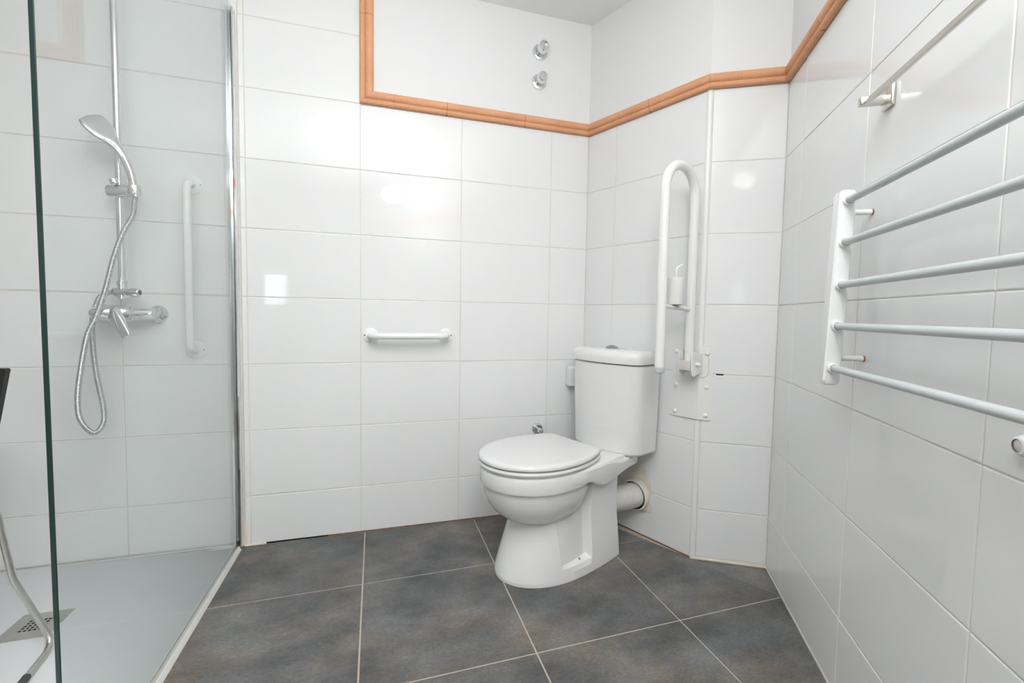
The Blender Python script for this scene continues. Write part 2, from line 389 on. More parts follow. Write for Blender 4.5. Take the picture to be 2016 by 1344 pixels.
def floor_tile(poly, g=0.0024):
    poly = clip(poly, 0, -0.001, 0, -1); poly = clip(poly, K3.x, K3.y, nR.x, nR.y) if len(poly) > 2 else []
    poly = clip(poly, X_LEFT, 0, 1, 0) if len(poly) > 2 else []
    poly = clip(poly, 0, Y_REAR, 0, 1) if len(poly) > 2 else []
    if len(poly) < 3: return
    q = inset(poly, g); q2 = inset(q, 0.0009)
    if len(q) != len(q2) or len(q) < 3: return
    n = len(q); vs = [(x, y, -0.003) for x, y in q] + [(x, y, -0.0006) for x, y in q] + [(x, y, 0.0) for x, y in q2]
    fs = [(k * n + j, k * n + (j + 1) % n, k * n + n + (j + 1) % n, k * n + n + j) for k in (0, 1) for j in range(n)]
    fs.append(tuple(2 * n + j for j in range(n))); mb.add(vs, fs, 0)
for i in range(1, len(FX) - 1):
    for j in range(len(FY) - 1):
        cell = [g2w(FX[i], FY[j]), g2w(FX[i + 1], FY[j]), g2w(FX[i + 1], FY[j + 1]), g2w(FX[i], FY[j + 1])]
        if i >= 4 and j <= 1:
            if i == 5: continue
            a = clip(cell, L4a.x, L4a.y, l4n.x, l4n.y); a = clip(a, K1.x, K1.y, nT.x, nT.y) if j == 0 and len(a) > 2 else a
            floor_tile(a)
            if j == 1:
                big = [g2w(FX[4], FY[1]), g2w(1.3, FY[1]), g2w(1.3, FY[2]), g2w(FX[4], FY[2])]
                c = clip(big, L4a.x, L4a.y, -l4n.x, -l4n.y); c = clip(c, K2.x + nB.x * 0.006, K2.y + nB.y * 0.006, nB.x, nB.y); floor_tile(c, 0.0012)
        else:
            if i == 3 and j == 0: cell = clip(cell, K1.x, K1.y, nT.x, nT.y)
            floor_tile(cell)
struct(mb.build('floor', [M['slate'], M['floor_grout']], smooth=None))

# ------------------------------------------------------------------ terracotta dado trim (mitred runs of moulded pieces)
PROF = [(0.0, 0.0), (0.012, 0.0), (0.0165, 0.003), (0.0185, 0.0085), (0.017, 0.0135), (0.0135, 0.0165), (0.0125, 0.0185), (0.017, 0.0205),
        (0.0215, 0.025), (0.0235, 0.032), (0.0225, 0.040), (0.018, 0.0465), (0.011, 0.050), (0.0, 0.0505)]
def trim_run(name, frame, s0, s1, joints, m0, m1, z=Z_TRIM, vertical=False):
    """m0/m1: mitre slope of each end (positive shortens the run as the moulding stands out)"""
    mb = MB()
    cuts = [s0] + joints + [s1]
    def ring(s, mit, g, sc):
        out = []
        for o, h in PROF:
            o *= sc
            if vertical: out.append((s0v + h, -o, s + g + (mit * h)))
            else: out.append((s + g + mit[0] * o + mit[1] * h, -o, z + h))
        return out
    s0v = C1
    for i in range(len(cuts) - 1):
        a = m0 if i == 0 else (0, 0); b2 = m1 if i == len(cuts) - 2 else (0, 0)
        ga = 0.0004 if i == 0 else 0.0009; gb = -0.0004 if i == len(cuts) - 2 else -0.0009
        if vertical: a, b2 = a[1], b2[1]
        def rings(sa, sb, ga, gb, sc): return [ring(sa, a, ga, sc), ring(sb, b2, gb, sc)]
        mb.loft(rings(cuts[i], cuts[i + 1], ga, gb, 1.0), 0)
    for c in cuts[1:-1]:
        if vertical: r_ = [[(s0v + h * 0.985, -o * 0.93, c + k) for o, h in PROF] for k in (-0.003, 0.003)]
        else: r_ = [[(c + k, -o * 0.93, z + h * 0.985) for o, h in PROF] for k in (-0.003, 0.003)]
        mb.loft(r_, 1)
    return struct(mb.build(name, [M['terra'], M['rust']], smooth=30, loc=ORG[frame], rotz=ANG[frame]))
t1 = math.tan(abs(ANG['cistern']) / 2); t2 = math.tan(abs(ANG['box'] - ANG['cistern']) / 2); t3 = math.tan(abs(ANG['right'] - ANG['box']) / 2)
trim_run('trim_1', 'back', Z_TRIM, Z_CEIL - 0.001, [2.037], (0, 1), (0, 0), vertical=True)
trim_run('trim_2', 'back', C1, K1.x, [-0.0231, 0.3101], (0, 1), (-t1, 0))
trim_run('trim_3', 'cistern', 0, TW_LEN, [0.330], (t1, 0), (t2, 0))
trim_run('trim_4', 'box', 0, BX_LEN, [], (-t2, 0), (-t3, 0))
trim_run('trim_5', 'right', 0, 2.6, [0.2912 + 0.333 * k for k in range(7)], (t3, 0), (0, 0))
# white corner bead on the outside corner
mb = MB()
bis = (Vector((TWD.y, -TWD.x)) + Vector((BXD.y, -BXD.x))).normalized()
ctr = K2 - bis * 0.0095
mb.lathe([(0.0115, 0.0), (0.0115, Z_TRIM)], (ctr.x, ctr.y, 0), (0, 0, 1), 28)
struct(mb.build('trim_6', M['bead'], smooth=40))

# ------------------------------------------------------------------ lamps of the room
t = thing('pendant_lamp', 'white globe pendant lamp hanging from the ceiling behind the camera', 'lamp', (-0.20, -2.17, Z_CEIL))
mb = MB(); mb.lathe([(0.001, -0.228)] + [(0.076 * sin(a), -0.286 + 0.058 * cos(a)) for a in [pi * k / 16 for k in range(1, 16)]] + [(0.001, -0.344)], (0, 0, 0), (0, 0, 1), 32)
mb.build('globe', M['lamp'], t)
mb = MB(); mb.lathe([(0.045, 0.0), (0.045, -0.012), (0.012, -0.025), (0.004, -0.03), (0.004, -0.205), (0.022, -0.21), (0.022, -0.232)], (0, 0, 0), (0, 0, 1), 24); mb.build('cord', M['white_paint'], t)
t = thing('recessed_downlight', 'small round recessed downlight in the ceiling above the camera', 'lamp', (-0.25, -1.69, Z_CEIL))
mb = MB(); mb.lathe([(0.060, 0.0), (0.060, -0.004), (0.050, -0.005), (0.046, -0.002)], (0, 0, 0), (0, 0, 1), 32, caps=False); mb.build('ring', M['white_paint'], t)
mb = MB(); mb.lathe([(0.046, -0.0005), (0.001, -0.0012)], (0, 0, 0), (0, 0, 1), 32); mb.build('diffuser', M['downlight'], t)

# ------------------------------------------------------------------ shower
mb = MB()
TRY = 0.015
mb.box((X_LEFT + 0.002, -1.62, 0.0005), (XG - 0.009, -0.006, TRY), 0, 0.006, 3)
tag(mb.build('shower_tray', M['tray'], smooth=40), 'flat white shower tray filling the floor behind the glass screen', 'shower tray')
t = thing('drain_cover', 'square brushed steel drain cover with punched grid in the shower tray', 'drain', (-1.193, -0.362, TRY))
mb = MB(); H = 0.0585; T_ = 0.0022; hs = 0.0068; pt = 0.0108; g0 = -2.5 * pt
xs = [-H] + sum([[g0 + k * pt + (pt - hs) / 2, g0 + k * pt + (pt + hs) / 2] for k in range(5)], []) + [H]
for i in range(len(xs) - 1):
    for j in range(len(xs) - 1):
        if i % 2 == 1 and j % 2 == 1: continue
        mb.box((xs[i], xs[j], 0.0008), (xs[i + 1], xs[j + 1], T_))
mb.build('grate', M['steel'], t, smooth=None)
mb = MB(); mb.box((-0.034, -0.034, 0.0001), (0.034, 0.034, 0.0007)); mb.build('hole_shade', M['dark'], t, smooth=None)  # flat dark plate; shade inside the grate holes is put into its colour

t = thing('shower_screen', 'frameless clear glass shower screen with chrome wall profile and dark green free edge', 'shower screen', (XG, 0, 0))
GT, GZ0, GZ1, GY0, GY1 = 0.0037, 0.014, 1.978, -0.012, -0.992
mb = MB(); mb.box((-GT, GY1 + 0.0025, GZ0), (GT, GY0, GZ1)); mb.build('glass_pane', M['glass'], t, smooth=None)
mb = MB(); mb.box((-GT, GY1, GZ0), (GT, GY1 + 0.0025, GZ1), 0, 0.0008, 1); mb.build('polished_edge', M['glass_edge'], t, smooth=None)
mb = MB()
mb.prism([(-0.0135, -0.001), (-0.0135, -0.026), (-0.0115, -0.030), (-0.0055, -0.030), (-0.0055, -0.005), (0.0055, -0.005), (0.0055, -0.030), (0.0085, -0.033), (0.0125, -0.029), (0.0135, -0.02), (0.0135, -0.001)],
         (0, 0, 0.004), (1, 0, 0), (0, 1, 0), (0, 0, 1.958))
mb.build('wall_profile', M['chrome'], t, smooth=25)
mb = MB(); mb.prism([(0.0135, 0.0), (0.0135, -0.008), (0.0185, -0.001), (0.0185, 0.0)], (0, 0, 0.004), (1, 0, 0), (0, 1, 0), (0, 0, 1.955)); mb.build('sealant', M['silicone'], t, smooth=None)
mb = MB(); mb.prism([(-0.0085, 0.0005), (-0.0055, 0.0139), (0.0055, 0.0139), (0.008, 0.010), (0.0125, 0.0005)], (0, -0.03, 0), (1, 0, 0), (0, 0, 1), (0, -0.975, 0)); mb.build('floor_seal', M['silicone'], t, smooth=30)

# mixer column
t = thing('shower_mixer', 'chrome shower mixer with riser pole, slider and diverter on the tiled shower wall', 'shower mixer', (-1.106, 0, 0.88))
OX = -1.106; OZ = 0.88
def lp(x, y, z): return (x - OX, y, z - OZ)
mb = MB()
mb.lathe([(0.0105, 0), (0.0105, 1.13)], lp(-1.106, -0.062, 0.975), (0, 0, 1), 24); mb.build('riser_pole', M['chrome'], t)
mb = MB(); mb.tube([lp(-1.106, -0.062, 2.06), lp(-1.106, -0.03, 2.06), lp(-1.106, -0.001, 2.06)], 0.009, 16); mb.lathe([(0.02, 0), (0.02, 0.006), (0.009, 0.012)], lp(-1.106, -0.0005, 2.06), (0, -1, 0)); mb.build('pole_bracket', M['chrome'], t)
for x in (-1.182, -1.030):
    mb = MB(); mb.lathe([(0.031, 0.0), (0.031, 0.004), (0.028, 0.010), (0.021, 0.016), (0.018, 0.020), (0.0155, 0.022), (0.0155, 0.045)], lp(x, -0.0005, 0.880), (0, -1, 0), 40); mb.build('escutcheon', M['chrome'], t)
mb = MB()
CAX = Vector((-0.86, -0.50, 0.0)).normalized()
bodyp = [(-0.084, 0.017), (-0.082, 0.0205), (-0.05, 0.021), (-0.03, 0.0235), (0.022, 0.0235), (0.024, 0.026), (0.03, 0.026), (0.032, 0.021), (0.072, 0.0195), (0.086, 0.017), (0.088, 0.012)]
mb.lathe([(r, h) for h, r in bodyp], lp(-1.106, -0.060, 0.880), (1, 0, 0), 32)
mb.lathe([(0.021, 0.0), (0.026, 0.016), (0.0265, 0.038), (0.025, 0.041)], lp(-1.082, -0.060, 0.882), CAX, 32)
mb.build('mixer_body', M['chrome'], t)
# lever: cap with a paddle hanging down from it
mb = MB()
ax = CAX; o = Vector(lp(-1.082, -0.060, 0.882)) + ax * 0.040
mb.lathe([(0.025, 0.0), (0.0258, 0.010), (0.0235, 0.030), (0.020, 0.048), (0.015, 0.060), (0.008, 0.066), (0.0005, 0.068)], o, ax, 32)
hp = o + ax * 0.008 + Vector((0.004, -0.014, 0.010))
dn = Vector((0.50, -0.30, -0.80)).normalized(); sd = Vector((0.80, -0.35, 0.45)); sd = (sd - dn * sd.dot(dn)).normalized(); th = dn.cross(sd).normalized()
rings = []
for k, (d, w, h) in enumerate([(0.0, 0.018, 0.010), (0.012, 0.0215, 0.0125), (0.04, 0.0205, 0.0105), (0.075, 0.018, 0.0085), (0.100, 0.016, 0.007), (0.106, 0.013, 0.005)]):
    c = hp + dn * d
    rings.append([c + sd * (w * math.copysign(abs(cos(a)) ** 0.6, cos(a))) + th * (h * math.copysign(abs(sin(a)) ** 0.6, sin(a))) for a in [2 * pi * j / 20 for j in range(20)]])
mb.loft(rings); mb.build('lever', M['chrome'], t)
mb = MB()
mb.lathe([(0.0115, -0.030), (0.015, -0.026), (0.0165, -0.018), (0.0165, 0.012), (0.0125, 0.014), (0.0125, 0.028), (0.0145, 0.029), (0.0145, 0.050), (0.013, 0.052)], lp(-1.106, -0.061, 0.952), (1, -0.15, 0), 28)
mb.lathe([(0.0135, -0.022), (0.0135, 0.022), (0.0155, 0.024), (0.0155, 0.036), (0.012, 0.038)], lp(-1.106, -0.061, 0.952), (0, 0, 1), 28)
dv = mb.build('diverter', M['chrome'], t)
mb = MB(); mb.lathe([(0.0085, 0.0), (0.008, 0.0012)], lp(-1.106, -0.061, 0.952) + Vector((1, -0.15, 0)).normalized() * 0.0518 if False else Vector(lp(-1.106, -0.061, 0.952)) + Vector((1, -0.15, 0)).normalized() * 0.0515, (1, -0.15, 0), 20); mb.build('diverter_cap', M['grey_rubber'], dv)
mb = MB()
mb.lathe([(0.018, -0.040), (0.0215, -0.036), (0.0215, 0.034), (0.019, 0.038)], lp(-1.095, -0.070, 1.283), (1, -0.22, 0), 32)
mb.lathe([(0.012, 0.0), (0.012, 0.012), (0.010, 0.016)], lp(-1.105, -0.088, 1.303), (-0.25, -0.35, 1), 20)
mb.lathe([(0.0175, -0.016), (0.019, -0.010), (0.019, 0.012), (0.0175, 0.016)], lp(-1.047, -0.102, 1.283), (-0.12, 0, 1), 28)
mb.build('slider', M['chrome'], t)

# hand shower and hose
t = thing('hand_shower', 'chrome hand shower head resting in the slider of the riser pole', 'shower head', (-1.046, -0.108, 1.284))
hpth = spline([(-1.043, -0.105, 1.262), (-1.047, -0.108, 1.30), (-1.054, -0.113, 1.345), (-1.068, -0.120, 1.386), (-1.085, -0.126, 1.416), (-1.103, -0.128, 1.440), (-1.122, -0.129, 1.464), (-1.141, -0.129, 1.487), (-1.149, -0.129, 1.496)], 6)
hpth = [Vector(q) - Vector((-1.046, -0.108, 1.284)) for q in hpth]
K = len(hpth); mb = MB(); rings = []
def sstep_(a, b2, x):
    q = max(0, min(1, (x - a) / (b2 - a))); return q * q * (3 - 2 * q)
def lerp(tab, x):
    for (a, va), (b2, vb) in zip(tab, tab[1:]):
        if x <= b2: return va + (vb - va) * (x - a) / (b2 - a)
    return tab[-1][1]
wt = [(0, .0125), (.35, .0125), (.48, .0150), (.58, .024), (.70, .036), (.80, .039), (.90, .034), (.965, .022), (1.0, .005)]
tt = [(0, .0125), (.35, .0120), (.5, .0125), (.62, .0115), (.85, .0105), (.95, .008), (1.0, .003)]
WV = Vector((0.656, 0.62, 0.41))
def frame_at(i):
    tg = (hpth[min(i + 1, K - 1)] - hpth[max(i - 1, 0)]).normalized(); wv = (WV - tg * WV.dot(tg)).normalized()
    nb = wv.cross(tg)
    return tg, wv, (nb if nb.x > 0 else -nb)
for i in range(K):
    x = i / (K - 1); tg, wv, nv = frame_at(i)
    a_, b_ = lerp(wt, x), lerp(tt, x); ring = []
    for q in [2 * pi * j / 28 for j in range(28)]:
        cq, sq = cos(q), sin(q)
        dish = 0.0035 * (1 - cq * cq) * max(0, sq) * sstep_(0.55, 0.72, x) * (1 - sstep_(0.92, 1.0, x))
        ring.append(hpth[i] + wv * (a_ * cq) + nv * (b_ * sq - dish))
    rings.append(ring)
mb.loft(rings); hs_ = mb.build('handle_and_head', M['chrome'], t)
i = int(K * 0.78); tg, wv, nb = frame_at(i); nv = -nb
mb = MB(); rg = []
for h, sc in ((0.006, 1.0), (0.0118, 1.0), (0.0138, 0.92), (0.0145, 0.5)):
    rg.append([hpth[i] + nv * h + wv * (0.032 * sc * cos(q)) + tg * (0.034 * sc * sin(q)) for q in [2 * pi * j / 28 for j in range(28)]])
mb.loft(rg); mb.build('spray_face', M['cap'], t)
mb = MB(); c = hpth[int(K * 0.60)] + nv * 0.012; mb.lathe([(0.0045, 0), (0.0045, 0.010), (0.003, 0.012)], c, nv, 14); mb.build('spray_selector', M['chrome'], t)
hose = [(-1.0435, -0.105, 1.264), (-1.046, -0.108, 1.240), (-1.050, -0.112, 1.199), (-1.0767, -0.115, 1.140), (-1.102, -0.118, 1.057), (-1.124, -0.122, 0.957), (-1.1452, -0.13, 0.875), (-1.1656, -0.14, 0.811), (-1.184, -0.14, 0.714), (-1.1959, -0.14, 0.617),
        (-1.1916, -0.14, 0.5434), (-1.1655, -0.128, 0.495), (-1.1454, -0.115, 0.5196), (-1.1473, -0.106, 0.5762), (-1.1656, -0.098, 0.6756), (-1.1772, -0.09, 0.7748), (-1.1798, -0.082, 0.8576), (-1.1665, -0.075, 0.9246), (-1.150, -0.068, 0.945), (-1.137, -0.064, 0.950)]
hp_ = spline(hose, 24); ln = [0]
for a, b2 in zip(hp_, hp_[1:]): ln.append(ln[-1] + (b2 - a).length)
st = 0.0011; ns = int(ln[-1] / st); pts = []; j = 0
for i in range(ns + 1):
    d = i * st
    while j < len(ln) - 2 and ln[j + 1] < d: j += 1
    k = min(1, (d - ln[j]) / max(1e-9, ln[j + 1] - ln[j])); pts.append(hp_[j].lerp(hp_[j + 1], k) - Vector((-1.046, -0.108, 1.284)))
mb = MB(); mb.tube(pts, [0.0084 if (i % 4) in (0, 1) else 0.0070 for i in range(len(pts))], 12); 
hb = mb.build('shower_hose', M['alu'], smooth=60, loc=(-1.046, -0.108, 1.284))
tag(hb, 'ribbed metal shower hose looping down from the hand shower to the mixer', 'hose')

# grab bars
def grab_bar(name, label, frame, ax_pts, out, r, fl_r, holes):
    """ax_pts: two wall points (s,z); the bar stands 'out' off the wall"""
    a, b2 = Vector((ax_pts[0][0], 0, ax_pts[0][1])), Vector((ax_pts[1][0], 0, ax_pts[1][1]))
    t = thing(name, label, 'grab bar', a); d = (b2 - a).normalized(); ln_ = (b2 - a).length; n = Vector((0, -1, 0)); R = 0.034
    mb = MB(); pth = [n * 0.0, n * (out - R)] + arc(n * (out - R) + d * R, R, -d, n, 0, pi / 2, 8)[1:] + arc(n * (out - R) + d * (ln_ - R), R, n, d, 0, pi / 2, 8) + [d * ln_ + n * (out - R), d * ln_]
    mb.tube(pth, r, 20); mb.build('bar', M['white_paint'], t, smooth=50)
    for p0, hd in ((Vector(), -1), (d * ln_, 1)):
        mb = MB(); mb.lathe([(fl_r, 0.0003), (fl_r, 0.0025), (fl_r - 0.0025, 0.004), (r + 0.0005, 0.0045)], p0, n, 36); fo = mb.build('flange', M['white_paint'], t)
        hx = holes
        hv = d * hd if holes == 'ends' else Vector((1, 0, 0))
        mb = MB(); mb.lathe([(0.0030, 0), (0.0030, 0.0008)], p0 + hv * (fl_r - 0.0068) + n * 0.0038, n, 12); mb.build('screw', M['rust'] if holes == 'ends' else M['alu'], fo)
    return t
grab_bar('grab_bar', 'short horizontal white grab bar on the tiles left of the toilet', 'back', ((-0.318, 0.8062), (-0.0195, 0.8062)), 0.060, 0.0132, 0.030, 'ends')
grab_bar('grab_bar', 'tall vertical white grab bar behind the glass in the shower', 'back', ((-0.9195, 1.341), (-0.9195, 0.752)), 0.052, 0.0128, 0.033, 'side')

# shower chair, mostly out of frame: bent steel tubes and a black seat
t = thing('shower_chair', 'shower chair with bent steel tube legs and black back beside the drain', 'chair', (-1.30, -0.54, TRY))
def cl(x, y, z): return (x + 1.30, y + 0.54, z - TRY)
for xm in (1, -1):
    X = lambda x: x if xm == 1 else -2.60 - x
    mb = MB()
    p = [(X(-1.0749), -0.6132, 0.024), (X(-1.085), -0.54, 0.024)] + arc((X(-1.1005), -0.496, 0.040), 0.022, (0, 0, -1), (0, 1, 0), 0.5, 1.5, 6) + [(X(-1.1667), -0.47, 0.2006), (X(-1.1735), -0.47, 0.222), (X(-1.192), -0.47, 0.360), (X(-1.215), -0.46, 0.66)]
    p = [(X(-1.0749), -0.6132, 0.0225), (X(-1.0800), -0.572, 0.0225), (X(-1.0880), -0.506, 0.0225), (X(-1.0935), -0.484, 0.027), (X(-1.0985), -0.474, 0.040), (X(-1.1060), -0.471, 0.058), (X(-1.1600), -0.470, 0.185), (X(-1.1672), -0.470, 0.203), (X(-1.1710), -0.470, 0.220), (X(-1.193), -0.468, 0.360), (X(-1.232), -0.465, 0.66)]
    mb.tube([cl(*q) for q in p], 0.0072, 16); mb.build('leg', M['steel'], t, smooth=50)
    mb = MB(); mb.tube([cl(X(-1.0735), -0.624, 0.0240), cl(X(-1.0740), -0.612, 0.0240), cl(X(-1.0775), -0.590, 0.0240)], [0.0088, 0.0088, 0.0084], 16); mb.build('rubber_foot', M['grey_rubber'], t, smooth=50)
    mb = MB(); p = [(X(-1.085), -0.640, 0.0225), (X(-1.100), -0.640, 0.045), (X(-1.140), -0.640, 0.125), (X(-1.19), -0.638, 0.36), (X(-1.235), -0.63, 0.66)]
    mb.tube([cl(*q) for q in p], 0.0072, 16); mb.build('front_leg', M['steel'], t, smooth=50)
half = [(0.110, 0.570), (0.1283, 0.670), (0.1405, 0.7355), (0.1420, 0.7420), (0.1395, 0.7455), (0.1345, 0.7465)]
mb = MB(); mb.prism([(x, z - 0.60) for x, z in half] + [(-x, z - 0.60) for x, z in reversed(half)], cl(-1.30, -0.48, 0.60), (1, 0, 0), (0, 0, 1), (0, 0.016, 0))
mb.build('backrest', M['black'], t, smooth=30)
mb = MB(); mb.box(cl(-1.385, -0.70, 0.425), cl(-1.218, -0.475, 0.447), 0, 0.008); mb.build('seat', M['black'], t)

# ------------------------------------------------------------------ valves
def stop_valve(name, label, x, z, er, neck, cap, open_face=False, ang=(0.0, -1, 0.0)):
    t = thing(name, label, 'valve', (x, 0, z)); n = Vector(ang)
    mb = MB(); mb.lathe([(er, 0.0003), (er, 0.002), (er * 0.93, 0.006), (er * 0.62, 0.0085), (er * 0.45, 0.004)], (0, 0, 0), (0, -1, 0), 36); mb.build('escutcheon', M['chrome'], t)
    mb = MB(); mb.lathe([(neck[0], 0.002), (neck[0], neck[1])], (0, 0, 0), n, 24); mb.build('neck', M['chrome'], t)
    mb = MB()
    r, h0, h1 = cap
    if open_face:
        mb.lathe([(r * 0.8, h0), (r, h0 + 0.003), (r, h1 - 0.002), (r * 0.95, h1), (r * 0.76, h1 - 0.0005), (r * 0.74, h1 - 0.009), (r * 0.30, h1 - 0.009), (r * 0.28, h1 - 0.003), (r * 0.15, h1 - 0.003), (0.0005, h1 - 0.005)], (0, 0, 0), n, 36)
    else:
        mb.lathe([(r * 0.80, h0), (r * 0.97, h0 + 0.004), (r, h0 + 0.008), (r, h1 - 0.004), (r * 0.93, h1 - 0.001), (r * 0.86, h1), (r * 0.80, h1 - 0.0012), (0.0005, h1 - 0.0008)], (0, 0, 0), n, 6 if False else 32)
    mb.build('handle', M['chrome'], t); return t
stop_valve('stop_valve', 'upper chrome stop valve with open socket on the plaster near the ceiling', 0.3755, 2.029, 0.034, (0.0135, 0.034), (0.0215, 0.028, 0.062), True)
stop_valve('stop_valve', 'lower chrome stop valve with plain cap below another on the plaster', 0.3741, 1.905, 0.0335, (0.0135, 0.03), (0.0205, 0.020, 0.058))
t = stop_valve('angle_valve', 'small chrome water valve low on the tiles behind the toilet seat', 0.3963, 0.3865, 0.0255, (0.008, 0.045), (0.0115, 0.034, 0.060))

# white curved plastic bracket beside the cistern
t = thing('wall_bracket', 'small white curved plastic bracket on the tiles just left of the cistern', 'bracket', (0.560, 0, 0.585))
mb = MB(); mb.box((-0.024, -0.003, 0.003), (0.026, -0.0003, 0.080), 0, 0.001); mb.build('back_plate', M['white_paint'], t)
mb = MB()
pr = [(-0.001, 0.084), (-0.018, 0.084), (-0.029, 0.080), (-0.036, 0.071), (-0.039, 0.058), (-0.039, 0.010), (-0.042, -0.001), (-0.037, -0.006), (-0.031, -0.002), (-0.029, 0.006), (-0.025, 0.000), (-0.018, -0.004), (-0.010, -0.003), (-0.001, 0.004)]
mb.prism(pr, (-0.028, 0, 0), (0, 1, 0), (0, 0, 1), (0.058, 0, 0)); mb.build('curved_front', M['white_paint'], t, smooth=40)

# ------------------------------------------------------------------ toilet, standing against the cistern wall
TS = 0.248
tb = K1 + TWD * TS
t = thing('toilet', 'white close coupled ceramic toilet with lid down on dark floor tiles', 'toilet', (tb.x, tb.y, 0), ANG['cistern'])
# local: x across, -y out of the wall
def sgnpow(v, e): return math.copysign(abs(v) ** e, v)
def pedestal_hw(off, z, W, F, rear):
    oc = rear + 0.20
    if off <= oc: hw = W * (1 - 0.10 * ((oc - off) / 0.2) ** 2)
    else:
        q = min(1, (off - oc) / (F - oc)); hw = W * sqrt(max(0, 1 - q ** 2.3))
    return hw
def sstep(a, b2, x):
    q = max(0, min(1, (x - a) / (b2 - a))); return q * q * (3 - 2 * q)
mb = MB(); rings = []; NS = 110
lv = [(0.001, .648, .156), (0.012, .648, .156), (0.03, .643, .154), (0.046, .637, .152), (0.052, .635, .1515), (0.058, .633, .151), (0.08, .625, .148), (.11, .614, .144), (.14, .603, .140), (.17, .594, .136), (.20, .588, .134), (.24, .582, .134), (.28, .58, .136), (.315, .585, .138)]
rear = 0.195
for z, F, Wd in lv:
    side = []; fe, re = 0.492 + 0.06 * z, 0.376 - 0.05 * z
    st_ = []
    for a, b2, n_ in ((rear, re - 0.016, 14), (re - 0.016, re, 6), (re, fe - 0.004, 20), (fe - 0.004, fe, 2)):
        st_ += [a + (b2 - a) * k / n_ for k in range(n_)]
    st_ += [fe + (F - fe) * (1 - (1 - k / 60) ** 1.8) for k in range(61)]
    for off in st_:
        hw = pedestal_hw(off, z, Wd, F, rear)
        rec = sstep(re - 0.016, re, off) * max(0.0, min(1.0, (fe - off) / (fe - re))) * sstep(0.040, 0.062, z)
        hw -= 0.026 * rec + 0.0045 * (1 - sstep(fe - 0.004, fe, off)) * sstep(re - 0.016, re, off) * sstep(0.040, 0.062, z)
        side.append((hw, off))
    rings.append([(w, -o_, z) for w, o_ in side] + [(-w, -o_, z) for w, o_ in reversed(side[:-1])])
mb.loft(rings); mb.build('pedestal', M['ceramic'], t, smooth=9)
def egg(af, ab, b_, oc, n=56, pw=2.0, pb=2.6):
    out = []
    for j in range(n):
        a = 2 * pi * j / n; c, s = cos(a), sin(a)
        e = 2 / (pw if c >= 0 else pb)
        out.append((sgnpow(s, e) * b_, oc + sgnpow(c, e) * (af if c >= 0 else ab)))
    return out
mb = MB(); OC = 0.505; rings = []
for z, k in [(.178, .16), (.181, .30), (.187, .44), (.197, .57), (.212, .685), (.233, .79), (.257, .865), (.286, .918), (.312, .945), (.324, .952), (.327, .962), (.330, .990), (.336, 1.0), (.37, 1.0), (.382, .992), (.387, .975)]:
    sh = (1 - k) * 0.03
    rings.append([(x, -o_, z) for x, o_ in egg(.200 * k, .20 * k, .178 * k, OC - sh)])
mb.loft(rings)
# rear shelf carrying the cistern
def shelf_outline(g=0.0):
    pts = [(0.085, 0.045), (0.118, 0.066), (0.130, 0.11), (0.145, 0.20), (0.166, 0.30), (0.178, 0.42), (0.178, 0.50)]
    return [(x - g, o_ + g * 0.3) for x, o_ in pts]
rings = []
for z0, g, slope in ((0.0, 0.012, 1), (0.006, 0.003, 1), (0.014, 0.0, 1), (-1, 0.0, 0), (-2, 0.004, 0), (-3, 0.010, 0)):
    sp = spline([(x, o_, 0) for x, o_ in shelf_outline(g)], 4)
    def zz(o_):
        low = 0.317 - 0.017 * sstep(0.12, 0.30, o_) + 0.032 * sstep(0.31, 0.41, o_)
        top = 0.3635 + 0.024 * sstep(0.18, 0.31, o_)
        return low + z0 if slope else top + {-1: -0.0095, -2: -0.0025, -3: 0.0}[z0]
    rg = [(q.x, -q.y, zz(q.y)) for q in sp]; rings.append(rg + [(-x, y, z) for x, y, z in reversed(rg)])
mb.loft(rings)
mb.build('bowl', M['ceramic'], t, smooth=30)
def seat_outline(scale=1.0, g=0.0, n=64, rearoff=0.300, front=0.712, hw0=.184):
    oc = 0.49; side = []
    for k in range(n // 2 + 1):
        q = k / (n // 2); off = rearoff + (front - rearoff) * (1 - (1 - q) ** 1.8)
        if off >= oc: w = hw0 * sqrt(max(0, 1 - ((off - oc) / (front - oc)) ** 2.15))
        else: w = hw0 * (1 - 0.30 * ((oc - off) / (oc - rearoff)) ** 2)
        side.append((w * (1 - g / hw0), oc + (off - oc) * (1 - g / 0.21)))
    return side
def seat_rings(levels, **kw):
    out = []
    for z, g in levels:
        s = seat_outline(g=g, **kw); out.append([(w, -o_, z) for w, o_ in s] + [(-w, -o_, z) for w, o_ in reversed(s[:-1])])
    return out
mb = MB(); mb.loft(seat_rings([(.388, .008), (.391, .003), (.398, .0), (.404, .003), (.4055, .007)])); mb.build('seat', M['seat'], t, smooth=30)
mb = MB(); mb.loft(seat_rings([(.4065, .010), (.4085, .004), (.413, .0), (.419, .0005), (.424, .004), (.4265, .010), (.4275, .022)])); mb.build('lid', M['seat'], t, smooth=30)
for sx in (-1, 1):
    mb = MB(); mb.lathe([(0.011, -0.022), (0.012, -0.018), (0.012, 0.018), (0.011, 0.022)], (sx * 0.075, -0.296, 0.402), (1, 0, 0), 20); mb.box((sx * 0.075 - 0.012, -0.305, 0.386), (sx * 0.075 + 0.012, -0.285, 0.402)); mb.build('hinge', M['seat'], t)
